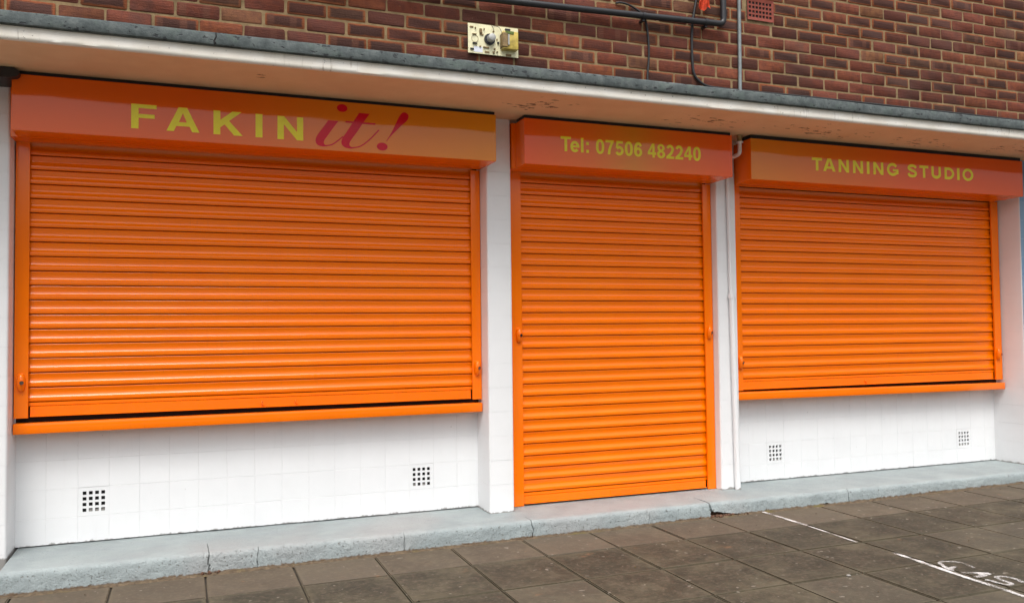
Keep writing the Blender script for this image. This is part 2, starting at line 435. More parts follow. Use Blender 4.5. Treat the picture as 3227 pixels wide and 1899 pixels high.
# added wooded bank, unseen behind the viewpoint, giving the shutter gloss a dark horizon
def m_bank():
    t = NT('added_bank_foliage'); p = t.pos()
    t.col(t.ramp(t.noise(p, .9, 6, .7), [(.3, (.030, .040, .018)), (.55, (.055, .068, .030)), (.75, (.095, .098, .055))])); t.rough(.95); MAT['bank'] = t.m
m_bank()
bm = bmesh.new(); rows = []
for i in range(141):
    x = -170 + 3*i; row = []
    for k in range(9):
        q = k/8; y = -58 - 34*q + 2*noise.noise((x*.05, 0, k)); h = 12.3*math.sin(min(1, q*2.6)*math.pi/2) + q*1.5
        h *= 1 + .07*noise.noise((x*.06, q*2, 4)); h += (.9*noise.noise((x*.4, y*.4, 2)) + .5*noise.noise((x*1.3, y, 7)))*min(1, q*5)
        row.append(bm.verts.new((x, y, -.14 + h)))
    rows.append(row)
for a, b in zip(rows, rows[1:]):
    for k in range(8): bm.faces.new((a[k], b[k], b[k+1], a[k+1]))
o = part('added_bank', bm, 'bank', None, (0, -60, 0), 70); tag(o, kind='structure')

# ------------------------------------------------------------------ painted concrete step
XS0, XS1 = -.822, 6.9
cracks = [  # x, half width at foot, half width at top, wiggle seed, runs over the top?
    (.095, .0045, .0022, 1, .16), (.33, .0009, .0005, 2, .0), (1.10, .0010, .0004, 3, .0),
    (1.856, .0016, .0016, 4, .05), (3.065, .010, .005, 5, .14), (4.165, .0014, .0012, 6, .03), (2.62, .0007, .0004, 8, 0)]
xs = []
x = XS0
while x < XS1:
    xs.append(x); near = min(abs(x-c[0]) for c in cracks); x += .0016 if near < .026 else .011
xs.append(XS1)
def crack_d(x, s, z):
    """s: 0 at foot .. 1 at nose, >1 along the top towards the wall (metres past the nose = s-1)"""
    d = 0
    for cx, wf, wt, seed, run in cracks:
        if abs(x-cx) > .04: continue
        if s > 1 + run: continue
        wob = .010*(noise.noise((s*3.1, seed*7.3, 0))) + .006*noise.noise((s*11, seed*3.1, 4))
        w = wf + (wt-wf)*min(1, s)
        if s > 1: w *= max(0, 1-(s-1)/max(run, .001))
        q = abs(x-cx-wob)
        if q < w: d = max(d, .014)
    return d
def foot_lift(x):
    l = 0
    # broken away patches at the foot of the step
    def bump(c, w, h, k=1.0): 
        t = (x-c)/w
        return h*max(0, 1-abs(t)**k)
    l = max(l, bump(.085, .055, .026, 1.6), bump(3.97, .07, .034, 1.2))
    if 3.045 < x < 3.50:                                # chunk lost right of the wide crack, tapering away
        q = (x-3.045)/.455; l = max(l, .062*(1-q)**1.25*min(1, q*14) + .010*noise.noise((x*19, 4, 2))*(1-q))
    return l + .004*max(0, noise.noise((x*22, 3, 0))) + .003*noise.noise((x*60, 1, 0))
bm = bmesh.new(); rows = []
for x in xs:
    g0 = gz(x); lift = foot_lift(x); zt = .108 + .0015*noise.noise((x*3, 0, 9)) ; yf = -.408 + .006*noise.noise((x*1.3, 5, 0)) + .003*noise.noise((x*9, 5, 2))
    dip = .006*max(0, noise.noise((x*5, 2, 8)))
    prof = []
    zb = g0 - .02 + lift
    for k in range(8):                                  # front face upward
        s = k/8; z = zb + (zt-.030-zb)*s; prof.append((s, yf - .006*(1-s), z))
    for k in range(6):                                  # nose
        a = k/5*math.pi/2; prof.append((.9+.1*k/5, yf+.030-.030*math.cos(a)+.001, zt-.030+.030*math.sin(a) - dip*.6))
    for k in range(1, 13):                              # top back to the wall
        q = k/12; prof.append((1+q*.45, yf+.03+(.10-(yf+.03))*q, zt + .0015*q - dip*(1-q)*.5))
    row = []
    for s, y, z in prof:
        n1 = noise.noise((x*38, y*38, z*38)); n2 = noise.noise((x*95, y*95, z*95))
        rough = (.0046 if s < 1.02 else .0014)
        dd = (n1*.7+n2*.5)*rough
        cd = crack_d(x, s, z)
        if s < .97: row.append(bm.verts.new((x, y+dd+cd, z)))
        else: row.append(bm.verts.new((x, y+dd*.5+cd*.4, z+dd*.6-cd)))
    rows.append(row)
for a, b in zip(rows, rows[1:]):
    for k in range(len(a)-1): bm.faces.new((a[k], b[k], b[k+1], a[k+1]))
for row in (rows[0], rows[-1]):                         # end caps
    c = bm.verts.new((row[0].co.x, .10, row[0].co.z)); bm.faces.new(row + [c])
st = part('concrete_step', bm, 'step', None, (2.5, -.2, 0), 40)
tag(st, 'long grey painted concrete step with cracks and rounded nose, under all three shutters', 'step')
bm = bmesh.new()                                        # dark earth behind the broken places
box(bm, -.80, 6.85, -.372, -.10, -.02, .055)
part('core', bm, 'rusty_earth', st, (2.5, -.2, 0))
# earth and moss seam between step and paving
bm = bmesh.new(); rows = []
x = -.84
while x < 6.95:
    row = []
    for k in range(7):
        t = k/6; y = -.385 - .062*t; h = .013*math.sin(math.pi*min(1, t*1.05)) * (.6+.8*noise.noise((x*7, k, 3)))
        row.append(bm.verts.new((x+rnd.uniform(-.002, .002), y - .006*noise.noise((x*9, 0, k)), gz(x) - .004 + h + rnd.uniform(-.0015, .0015))))
    rows.append(row); x += .012
for a, b in zip(rows, rows[1:]):
    for k in range(6): bm.faces.new((a[k], b[k], b[k+1], a[k+1]))
o = part('earth_seam', bm, 'dirt', None, (3, -.41, 0), 60); tag(o, 'strip of brown earth and moss along the foot of the grey step', 'earth', kind='stuff')
# crumbled rubble in the broken corner
bm = bmesh.new(); rr = random.Random(3)
for k in range(90):
    cx = 3.17 + rr.gauss(0, .085) if k < 70 else .10 + rr.gauss(0, .025); cy = -.405 + rr.uniform(-.025, .02); s = rr.uniform(.003, .010)
    v = bmesh.ops.create_icosphere(bm, subdivisions=1, radius=s)['verts']
    for q in v: q.co *= rr.uniform(.7, 1.2)
    bmesh.ops.translate(bm, vec=(cx, cy, gz(cx)+.004+s*.3), verts=v)
o = part('crumbled_rubble', bm, 'rusty_earth', None, (3.15, -.41, .015)); tag(o, 'reddish crumbs of broken concrete in the hollow under the step', 'rubble', kind='stuff')

# ------------------------------------------------------------------ pillars
def rounded_prism(x0, x1, yf, yb, z0, z1, r=.014, n=4):
    """prism with rounded front vertical corners"""
    pts = [(x0, yb)]
    for k in range(n+1):
        a = math.pi + k/n*math.pi/2; pts.append((x0+r+r*math.cos(a), yf+r+r*math.sin(a)))
    for k in range(n+1):
        a = 1.5*math.pi + k/n*math.pi/2; pts.append((x1-r+r*math.cos(a), yf+r+r*math.sin(a)))
    pts.append((x1, yb))
    bm = bmesh.new(); lo = [bm.verts.new((a, b, z0)) for a, b in pts]; hi = [bm.verts.new((a, b, z1)) for a, b in pts]
    m = len(pts)
    for k in range(m): bm.faces.new((lo[k], lo[(k+1) % m], hi[(k+1) % m], hi[k]))
    bm.faces.new(lo[::-1]); bm.faces.new(hi); return bm
def pillar(label, x0, x1, yf, z0, z1=2.4985, mat='white_pillar_paint', front=None, zj=.133, pitch=.1455):
    t = thing('tiled_pillar', label, 'pillar', ((x0+x1)/2, yf, z0), 'tiled pillars between the shutters')
    part('core', B(x0+.004, x1-.004, yf+.004, .125, z0, z1), 'grout_paint', t, ((x0+x1)/2, yf, z0))
    zs = [z0]; k = 0
    while zj + pitch*k < z1-.03:
        if zj + pitch*k > z0 + .03: zs.append(zj + pitch*k)
        k += 1
    zs.append(z1)
    for a, b in zip(zs, zs[1:]):
        w = rnd.uniform(.0006, .0010); j = rnd.uniform(-.0006, .0006)
        bm = rounded_prism(x0+j*.4, x1+j*.4, yf+j, .12, a+(w if a > z0 else 0), b, .013)
        part('tile', bm, front or mat, t, ((x0+x1)/2, yf, (a+b)/2), 30)
    return t
pillar('wide white tiled pillar at the far left edge, reaching down to the paving', -1.18, -.834, -.15, -.02)
pillar('white tiled pillar between the widest shutter and the door shutter', 1.688, 1.846, -.15, .109)
pillar('white tiled pillar carrying a thin white pipe, right of the door shutter', 3.374, 3.532, -.09, .109)
p4 = pillar('pinkish white pillar at the right end with blue painted front', 6.116, 6.46, -.215, .0)
for c in p4.children:
    if c.name.startswith('tile'):
        me = c.data; me.materials.append(MAT['blue_neighbour_paint'])
        for f in me.polygons:
            if f.normal.y < -.8 or f.normal.x > .3: f.material_index = 1

# ------------------------------------------------------------------ tiled walls below the windows, with air vents
def vent_mesh(w=.1492, h=.1492, hole=.0185, pitch=.0298):
    bm = bmesh.new(); xs = [-w/2]; zs = [-h/2]; cells = []
    for k in range(4): c = (k-1.5)*pitch; xs += [c-hole/2, c+hole/2]; zs += [c-hole/2*1.02, c+hole/2*1.02]
    xs.append(w/2); zs.append(h/2); V = {}
    def v(i, j, d):
        if (i, j, d) not in V:
            V[i, j, d] = bm.verts.new((xs[i], .010 if d else -.0, zs[j]))
        return V[i, j, d]
    for i in range(9):
        for j in range(9):
            if i % 2 and j % 2:
                c = [(i, j), (i+1, j), (i+1, j+1), (i, j+1)]
                for a, b in zip(c, c[1:]+c[:1]): bm.faces.new((v(*a, 0), v(*a, 1), v(*b, 1), v(*b, 0)))
            else: bm.faces.new((v(i, j, 0), v(i+1, j, 0), v(i+1, j+1, 0), v(i, j+1, 0)))
    return bm
def tile_mesh(w, h, k):
    bm = B(-w/2, w/2, 0, .010, -h/2, h/2)
    es = [e for e in bm.edges if all(v.co.y < .001 for v in e.verts)]
    bmesh.ops.bevel(bm, geom=es, offset=.0009, segments=1, affect='EDGES')
    return to_mesh(bm, 'tile', 'white_tile_paint', 40)
def low_wall(label, x0, x1, xj, px, zj, zt, vents, vgroup):
    YW = .07
    t = thing('tiled_wall', label, 'wall', ((x0+x1)/2, YW, .108), 'low tiled walls under the window shutters')
    part('backing', B(x0, x1, YW+.032, YW+.05, .10, zt), 'black_gap', t, ((x0+x1)/2, YW, .108))
    # grout layer with openings left for the vents
    gaps = sorted((vx-.073, vx+.073) for vx, vz in vents); bm = bmesh.new(); x = x0
    for a, b in gaps:
        box(bm, x, a, YW+.0016, YW+.03, .1165, zt); vz = [q[1] for q in vents if abs(q[0]-(a+b)/2) < .01][0]
        box(bm, a, b, YW+.0016, YW+.03, .1165, vz-.073); box(bm, a, b, YW+.0016, YW+.03, vz+.073, zt); x = b
    box(bm, x, x1, YW+.0016, YW+.03, .1165, zt)
    part('grout', bm, 'grout_paint', t, ((x0+x1)/2, YW, .108))
    xe = [x0]; k = 0
    while xj + px*k < x1-.012:
        if xj + px*k > x0+.012: xe.append(xj+px*k)
        k += 1
    xe.append(x1); ze = [.1145] + zj + [zt]; cache = {}
    for a, b in zip(xe, xe[1:]):
        for c, d in zip(ze, ze[1:]):
            cx, cz = (a+b)/2, (c+d)/2
            if any(abs(cx-vx) < .04 and abs(cz-vz) < .04 for vx, vz in vents): continue
            w, h = round(b-a-.0009, 4), round(d-c-.0009, 4)
            if (w, h) not in cache: cache[w, h] = tile_mesh(w, h, 0)
            o = place(cache[w, h], 'tile', t, (cx, YW+rnd.uniform(-.0005, .0004), cz))
            o.rotation_euler = (rnd.uniform(-.003, .003), 0, rnd.uniform(-.003, .003))
    for i, (vx, vz) in enumerate(vents):
        vt = part('air_vent', vent_mesh(), 'white_tile_paint', t, (0, 0, 0)); vt.location = Vector((vx, YW-.0005, vz)) - WPOS[t.name]; WPOS[vt.name] = Vector((vx, YW, vz))
        rr = random.Random(int(vx*100)); blk = bmesh.new()               # partly blocked holes
        for a in range(4):
            for b in range(4):
                if (b == 0 and rr.random() < .75) or (b == 1 and rr.random() < .18):
                    c = ((a-1.5)*.0298, (b-1.5)*.0298); box(blk, vx+c[0]-.0075, vx+c[0]+.0075, YW+.004, YW+.012, vz+c[1]-.0088, vz+c[1]+.002)
        if len(blk.verts): part('debris', blk, 'rubble', vt, (vx, YW, vz))
        else: blk.free()
low_wall('low white tiled wall under the widest shutter with two square air vents', -.842, 1.690, -.6935, .1496, [.2494, .3996, .5518], .7083, [(-.4683, .3245), (1.3253, .3245)], 'a')
low_wall('low white tiled wall under the right-hand shutter with two square air vents', 3.528, 6.118, 3.7185, .1525, [.229, .379, .533], .6978, [(3.9472, .304), (5.7773, .304)], 'b')

# ------------------------------------------------------------------ orange window sills
def sill(label, x0, x1, z0, z1, tilt):
    bm = B(x0, x1, -.046, .09, z0, z1, bev=.004, seg=2)
    for v in bm.verts: v.co.z += tilt*(v.co.x-(x0+x1)/2) + .0015*noise.noise((v.co.x*3, 0, 0))
    o = part('window_sill', bm, 'orange', None, ((x0+x1)/2, 0, z0), 35); tag(o, label, 'sill', 'orange sills below the shutters')
sill('long orange painted sill under the widest shutter', -.829, 1.684, .7085, .763, .0015)
sill('orange painted sill under the right-hand shutter, butting the end pillar', 3.536, 6.108, .698, .752, -.0055)

# ------------------------------------------------------------------ roller shutters
PROF = [(.024, 0), (.0, -.0004), (-.0036, -.0014), (-.0044, -.0032), (-.0040, -.0056), (-.0028, -.010), (-.0014, -.0155), (-.0004, -.0215), (.0, -.0275), (-.0006, -.0335),
        (-.0022, -.0390), (-.0046, -.0440), (-.0078, -.0490), (-.0100, -.0518), (-.0102, -.0535), (-.0104, -.060), (-.0102, -.0655), (-.0090, -.0688), (-.0064, -.0702), (.024, -.0706), (.024, -.0752)]
def slat_mesh(w, seed):
    bm = bmesh.new(); n = 28; rows = []
    for i in range(n+1):
        x = -w/2 + w*i/n; d = .0009*noise.noise((x*2.2, seed*5.1, 0)) + .0004*noise.noise((x*9, seed*2.3, 1)); tw = .018*noise.noise((x*1.7, seed*3.7, 5))
        rows.append([bm.verts.new((x, y + d + (z+.037)*tw, z + .0006*noise.noise((x*1.5, seed, 9)))) for y, z in PROF])
    for a, b in zip(rows, rows[1:]):
        for k in range(len(PROF)-1): bm.faces.new((a[k], a[k+1], b[k+1], b[k]))
    me = bpy.data.meshes.new('slat'); bm.to_mesh(me); bm.free(); me.materials.append(MAT['orange'])
    for p in me.polygons: p.use_smooth = True
    me.set_sharp_from_angle(angle=R(24)); return me
def lock_bm(cx, cy, cz, flip):
    """bullet-lock housing: upright half capsule with a round key barrel"""
    bm = bmesh.new(); n, m = 14, 12
    rows = []
    for i in range(m+1):
        a = -math.pi/2 + math.pi*i/m; row = []
        for k in range(n+1):
            b = math.pi*k/n
            row.append(bm.verts.new((cx + .0200*math.cos(a)**.6*math.cos(b) if abs(math.cos(a)) > 1e-6 else cx,
                                     cy - (.030*max(0, math.cos(a))**.7*math.sin(b)**.8 if math.sin(b) > 1e-6 else 0) , cz + .047*math.sin(a))))
        rows.append(row)
    for a, b in zip(rows, rows[1:]):
        for k in range(n): bm.faces.new((a[k], a[k+1], b[k+1], b[k]))
    bmesh.ops.remove_doubles(bm, verts=bm.verts[:], dist=.0002)
    return bm
def shutter(label, x0, x1, railL, railR, zg, n, zbot, zrail, locks, zbar, hooks=(), plate=None, group=None):
    cx = (x0+x1)/2
    t = thing('roller_shutter', label, 'roller shutter', (cx, 0, zrail), 'closed orange roller shutters')
    part('shade_backing', B(railL[0], railR[1], .030, .036, zrail-.03 if zrail > .3 else .1125, 2.45), 'black_gap', t, (cx, 0, zrail))  # black sheet painting in the shade behind and below the curtain
    slats = [slat_mesh(x1-x0+.03, cx*3+q) for q in range(5)]
    for k in range(-1, n):
        o = place(rnd.choice(slats), 'slat', t, (cx+rnd.uniform(-.002, .002), rnd.uniform(-.0005, .0005), zg-.075*k))
        o.rotation_euler = (rnd.uniform(-.012, .012), rnd.uniform(-.0004, .0004), rnd.uniform(-.0004, .0004))
    # short lath between the last slat and the bottom bar
    bm = bmesh.new(); box(bm, x0-.01, x1+.01, -.0055, .006, zbar, zg-.075*n-.0005, bev=.002)
    part('bottom_lath', bm, 'orange', t, (cx, 0, zbar))
    bm = bmesh.new(); box(bm, x0+.006, x1-.006, -.011, .006, zbot, zbar-.0015, bev=.0012)
    bb = part('bottom_bar', bm, 'orange', t, (cx, 0, zbot))
    part('lip', B(x0+.008, x1-.008, -.024, -.0112, zbot, zbot+.0035, bev=.0008), 'orange', bb, (cx, 0, zbot))
    for hx in hooks:
        bm = bmesh.new(); tube(bm, spline([(hx-.006, -.011, zbot+.034), (hx-.012, -.017, zbot+.028), (hx-.008, -.019, zbot+.016), (hx+.004, -.013, zbot+.010)], 5), .0035, 7)
        part('lifting_hook', bm, 'orange', bb, (hx, 0, zbot), 60)
    if plate:
        bm = B(plate[0], plate[1], -.0135, -.0112, plate[2], plate[3], bev=.001); 
        for k in range(3):
            zz = plate[2] + (plate[3]-plate[2])*(.26+.24*k); box(bm, plate[0]+.012, plate[1]-.012-.02*k, -.0146, -.0136, zz-.0028, zz+.0028)
        part('maker_plate', bm, 'orange', bb, (plate[0], 0, plate[2]))
    rails = []
    for (a, b), zt in ((railL, 2.204), (railR, 2.197)):
        bm = bmesh.new(); box(bm, a, b, -.030, -.027, zrail, zt, bev=.0009)            # face plate
        if (a, b) == railL: box(bm, a, a+.003, -.0268, .10, zrail, zt); box(bm, b-.003, b, -.0268, -.0165, zrail, zt)
        else: box(bm, b-.003, b, -.0268, .10, zrail, zt); box(bm, a, a+.003, -.0268, -.0165, zrail, zt)
        rails.append(part('guide_rail', bm, 'orange', t, ((a+b)/2, -.03, zrail)))
    for i, (lx, lz) in enumerate(locks):
        lk = part('bullet_lock', lock_bm(lx, -.0295, lz, i), 'orange', rails[i], (lx, -.03, lz), 55)
        # key barrel ring and dark core, turned a little to the right
        bm = bmesh.new(); d = Vector((.25, -1, 0)).normalized(); p = Vector((lx+.005, -.0565, lz))
        tube(bm, [p, p+d*.0065], .0105, 14, False); 
        o = part('lock_collar', bm, 'orange', rails[i], (lx, -.06, lz), 50)
        bm = bmesh.new(); tube(bm, [p-d*.004, p+d*.0035], .0098, 14)
        part('key_core', bm, 'dark_hole' if (abs(lx-1.93) < .03) else 'steel_core', rails[i], (lx, -.06, lz), 50)
    return t
shutter('widest closed orange roller shutter, left of the door', -.764, 1.626, (-.828, -.764), (1.626, 1.685), 2.139, 17, .791, .786, [(-.795, .968), (1.655, .978)], .845, hooks=(.395, .58))
shutter('tall closed orange door shutter reaching the step', 1.957, 3.307, (1.857, 1.957), (3.307, 3.371), 2.139, 26, .121, .1115, [(1.932, 1.174), (3.335, 1.174)], .170, plate=(2.57, 2.785, .124, .160))
shutter('closed orange roller shutter right of the pipe pillar', 3.611, 6.030, (3.545, 3.611), (6.030, 6.104), 2.121, 17, .773, .768, [(3.587, .963), (6.055, .97)], .829, hooks=(4.72,))

# ------------------------------------------------------------------ lettering tools
def loops_solid(loops, y0, y1):
    """fill 2-D loops (x,z); inner loops are holes; extrude between y0 (front) and y1"""
    bm = bmesh.new(); es = []
    for lp in loops:
        v = [bm.verts.new((a, y0, b)) for a, b in lp]
        es += [bm.edges.new((v[k], v[(k+1) % len(v)])) for k in range(len(v))]
    bmesh.ops.triangle_fill(bm, use_beauty=True, use_dissolve=False, edges=es, normal=(0, -1, 0))
    r = bmesh.ops.extrude_face_region(bm, geom=bm.faces[:])
    bmesh.ops.translate(bm, vec=(0, y1-y0, 0), verts=[v for v in r['geom'] if isinstance(v, bmesh.types.BMVert)])
    return bm
def ribbon(path, w):
    P = [Vector((a, b)) for a, b in path]; n = len(P)
    if not hasattr(w, '__len__'): w = [w]*n
    Lf, Rt = [], []
    for i in range(n):
        d0 = (P[i]-P[i-1]).normalized() if i else (P[1]-P[0]).normalized(); d1 = (P[i+1]-P[i]).normalized() if i < n-1 else d0
        t = (d0+d1).normalized(); nn = Vector((-t.y, t.x)); k = min(2.0, 1/max(.3, nn.dot(Vector((-d0.y, d0.x)))))
        Lf.append(P[i]+nn*w[i]/2*k); Rt.append(P[i]-nn*w[i]/2*k)
    return [tuple(p) for p in Lf + Rt[::-1]]
def ell(cx, cy, rx, ry, n=28, e=1.0):
    o = []
    for k in range(n):
        a = 2*math.pi*k/n; c, s = math.cos(a), math.sin(a)
        o.append((cx + rx*math.copysign(abs(c)**e, c), cy + ry*math.copysign(abs(s)**e, s)))
    return o
def arc(cx, cy, rx, ry, a0, a1, n=20): return [(cx+rx*math.cos(R(a0+(a1-a0)*k/n)), cy+ry*math.sin(R(a0+(a1-a0)*k/n))) for k in range(n+1)]
def glyph(ch, w, h, s):
    """pieces; each piece is a list of loops in metres from the lower left corner"""
    S = lambda pts: [(a*w, b*h) for a, b in pts]
    v = s*.88
    if ch == 'T': return [[[(0, h), (w, h), (w, h-v), (w/2+s/2, h-v), (w/2+s/2, 0), (w/2-s/2, 0), (w/2-s/2, h-v), (0, h-v)]]]
    if ch in 'lI': return [[[(0, 0), (w, 0), (w, h), (0, h)]]]
    if ch == ':': return [[[(0, 0), (w, 0), (w, w*1.05), (0, w*1.05)]], [[(0, h-w*1.05), (w, h-w*1.05), (w, h), (0, h)]]]
    if ch in '0O':
        e = .86 if ch == '0' else .96
        return [[ell(w/2, h/2, w/2, h/2, 32, e), ell(w/2, h/2, w/2-s, h/2-v, 32, e)]]
    if ch == 'e': return [[ribbon(arc(w/2, h/2, w/2-s/2, h/2-v/2, -2, 322, 26), s*.96)], [[(s*.6, h*.42), (w-s*.06, h*.42), (w-s*.06, h*.42+v*.82), (s*.6, h*.42+v*.82)]]]
    if ch == '7': return [[S([(0, 1), (1, 1), (1, .855), (.78, .60), (.62, .32), (.56, 0), (.24, 0), (.30, .30), (.45, .57), (.63, .825), (0, .825)])]]
    if ch == '5': return [[S([(.16, 1), (.92, 1), (.92, .825), (.37, .825), (.33, .62), (.05, .47)])], [ribbon(arc(.475*w, .325*h, .525*w-s/2, .325*h-v/2, 142, -158, 24), s*.98)]]
    if ch == '6': return [[ell(.5*w, .325*h, .5*w, .325*h, 28), ell(.5*w, .325*h, .5*w-s, .325*h-v, 28)], [ribbon(arc(.53*w, .5*h, .53*w-s/2, .5*h-v/2, 32, 204, 18), s*.98)]]
    if ch == '4': return [[S([(.54, 1), (.83, 1), (.83, .38), (1, .38), (1, .205), (.83, .205), (.83, 0), (.56, 0), (.56, .205), (0, .205), (0, .385)]), S([(.56, .38), (.56, .735), (.245, .38)])]]
    if ch == '8': return [[ell(.5*w, .735*h, .45*w, .265*h, 28), ell(.5*w, .735*h, .45*w-s*.92, .265*h-v*.85, 28)], [ell(.5*w, .285*h, .5*w, .285*h, 28), ell(.5*w, .285*h, .5*w-s, .285*h-v*.92, 28)]]
    if ch == '2':
        pth = arc(.5*w, .69*h, .48*w-s/2, .31*h-v/2, 168, -22, 18) + [(.62*w, .38*h), (.22*w, .15*h), (.13*w, .06*h)]
        return [[ribbon(pth, s)], [[(0, 0), (w, 0), (w, v), (0, v)]]]
    if ch == 'A': return [[S([(.36, 1), (.64, 1), (1, 0), (.775, 0), (.70, .205), (.295, .205), (.22, 0), (0, 0)]), S([(.5, .80), (.365, .375), (.635, .375)])]]
    if ch == 'N': return [[[(0, 0), (0, h), (s*1.02, h), (w-s, .33*h), (w-s, h), (w, h), (w, 0), (w-s*1.03, 0), (s, .66*h), (s, 0)]]]
    if ch == 'U': return [[ribbon([(s/2, h)] + arc(w/2, .36*h, w/2-s/2, .36*h-v/2, 180, 360, 20) + [(w-s/2, h)], s)]]
    if ch == 'D': return [[[(0, 0), (0, h)] + [(.42*w+(.58*w)*math.cos(R(a)), h/2+h/2*math.sin(R(a))) for a in range(90, -91, -12)],
                           [(s, v), (s, h-v)] + [(.42*w+(.58*w-s)*math.cos(R(a)), h/2+(h/2-v)*math.sin(R(a))) for a in range(90, -91, -12)]]]
    if ch == 'G': return [[ribbon(arc(.5*w, .5*h, .5*w-s/2, .5*h-v/2, 36, 318, 26), s*.95)], [[(.53*w, .36*h), (.53*w, .53*h), (w, .53*h), (w, .17*h), (w-s*.92, .12*h), (w-s*.92, .36*h)]]]
    if ch == 'S':
        pth = [(.90, .74), (.80, .86), (.52, .915), (.24, .86), (.125, .735), (.22, .62), (.50, .53), (.80, .43), (.885, .285), (.77, .135), (.50, .085), (.20, .135), (.10, .30)]
        sp = [(p.x*w, p.y*h) for p in spline([Vector((a, b, 0)) for a, b in pth], 4)]
        return [[ribbon(sp, s*.92)]]
YF = -.3000                                            # front plane of the sign faces
def letter(panel, pieces, ox, oz, mat, shear=0):
    bm = bmesh.new(); 
    for i, loops in enumerate(pieces):
        b = loops_solid([[(ox+a, oz+c) for a, c in lp] for lp in loops], YF-.0009-.0003*i, YF-.0002)
        me = bpy.data.meshes.new('tmp'); b.to_mesh(me); b.free(); bm.from_mesh(me); bpy.data.meshes.remove(me)
    return part('letter', bm, mat, panel, (ox, YF, oz))

# ------------------------------------------------------------------ shop signs
def sign(label, x0, x1, z0, z1, hood, pmat, inset=True):
    cx = (x0+x1)/2
    t = thing('shop_sign', label, 'sign', (cx, -.15, z0), 'orange signs above the shutters')
    bm = bmesh.new(); box(bm, x0, x1, YF+.0035, -.1535, z0, z1, bev=.002)
    part('box', bm, 'orange', t, (cx, -.15, z0))
    part('hood', B(hood[0], hood[1], -.1532, -.034, z0-.0015, z1), 'orange', t, (cx, -.10, z0))
    part('hood_lip', B(hood[0]+.002, hood[1]-.002, -.0335, -.020, z0+.004, z0+.07), 'black_gap', t, (cx, -.03, z0))
    part('gap_filler', B(x0+.006, x1-.004, YF+.012, -.16, z1+.0005, 2.4985), 'black_gap', t, (cx, -.2, z1))  # black filler in the gap between sign top and soffit
    e = .0
    pn = part('face_panel', B(x0+.0, x1-.0, YF, YF+.003, z0+.0015, z1-.0005), pmat, t, (cx, YF, z0))
    return t, pn
_, pa = sign('wide orange sign with yellow capitals and crimson script, leftmost of three', -.803, 1.697, 2.2035, 2.480, (-.832, 1.684), 'sign_print_a')
_, pb = sign('short orange sign with a yellow telephone number over the door', 1.878, 3.361, 2.2015, 2.478, (1.852, 3.3585), 'sign_print_b')
_, pc = sign('orange sign with small spaced yellow capitals, rightmost of three', 3.512, 6.047, 2.196, 2.472, (3.536, 6.046), 'sign_print_c')
POLY = {
 'F': [[(-.273, 2.3775), (-.154, 2.3775), (-.154, 2.3575), (-.2385, 2.3575), (-.2385, 2.3275), (-.163, 2.3275), (-.163, 2.307), (-.2385, 2.307), (-.2385, 2.252), (-.273, 2.252)]],
 'A': [[(-.049, 2.377), (-.008, 2.377), (.052, 2.2515), (.017, 2.2515), (.004, 2.279), (-.060, 2.279), (-.072, 2.2515), (-.107, 2.2515)], [(-.0285, 2.348), (-.0475, 2.300), (-.0095, 2.300)]],
 'K': [[(.121, 2.376), (.155, 2.376), (.155, 2.328), (.215, 2.376), (.261, 2.376), (.199, 2.325), (.267, 2.250), (.223, 2.250), (.176, 2.305), (.155, 2.288), (.155, 2.250), (.121, 2.250)]],
 'I': [[(.3325, 2.375), (.368, 2.375), (.368, 2.249), (.3325, 2.249)]],
 'N': [[(.4455, 2.3735), (.481, 2.3735), (.548, 2.292), (.548, 2.3735), (.581, 2.3735), (.581, 2.2475), (.548, 2.2475), (.479, 2.330), (.479, 2.2475), (.4455, 2.2475)]]}
for ch, lp in POLY.items(): letter(pa, [lp], 0, 0, 'yellow_vinyl')
def smooth2(pts, n=5): return [(p.x, p.y) for p in spline([Vector((a, b, 0)) for a, b in pts], n)]
iL = [(.716, 2.370)] + smooth2([(.686, 2.326), (.659, 2.287), (.648, 2.262), (.6485, 2.243), (.660, 2.229), (.684, 2.223), (.710, 2.2255)])
iR = [(.772, 2.370)] + smooth2([(.740, 2.326), (.711, 2.283), (.694, 2.257), (.692, 2.243), (.698, 2.2335), (.710, 2.2325)])
letter(pa, [[iL + iR[::-1]], [ribbon(smooth2([(.704, 2.2285), (.735, 2.2365), (.765, 2.258), (.797, 2.286)]), .0065)], [ell(.7925, 2.444, .029, .0215, 24)]], 0, 0, 'crimson_vinyl')
tL = [(.886, 2.4245)] + smooth2([(.850, 2.367), (.817, 2.314), (.795, 2.279), (.787, 2.257), (.792, 2.238), (.810, 2.225), (.838, 2.221), (.852, 2.223)])
tR = [(.946, 2.4245)] + smooth2([(.909, 2.371), (.875, 2.318), (.841, 2.269), (.832, 2.249), (.834, 2.237), (.843, 2.230), (.853, 2.2295)])
letter(pa, [[tL + tR[::-1]], [ribbon(smooth2([(.846, 2.2262), (.885, 2.235), (.918, 2.256), (.956, 2.291), (.998, 2.338)]), .0065)], [ribbon([(.811, 2.369), (.977, 2.369)], .009)]], 0, 0, 'crimson_vinyl')
ex = smooth2([(1.038, 2.277), (1.064, 2.320), (1.091, 2.374), (1.113, 2.421), (1.133, 2.446), (1.152, 2.448), (1.167, 2.436), (1.167, 2.416), (1.152, 2.395), (1.125, 2.370), (1.092, 2.336), (1.064, 2.306), (1.041, 2.276)])
letter(pa, [[ex], [ell(1.0155, 2.2445, .031, .0225, 24)]], 0, 0, 'crimson_vinyl')
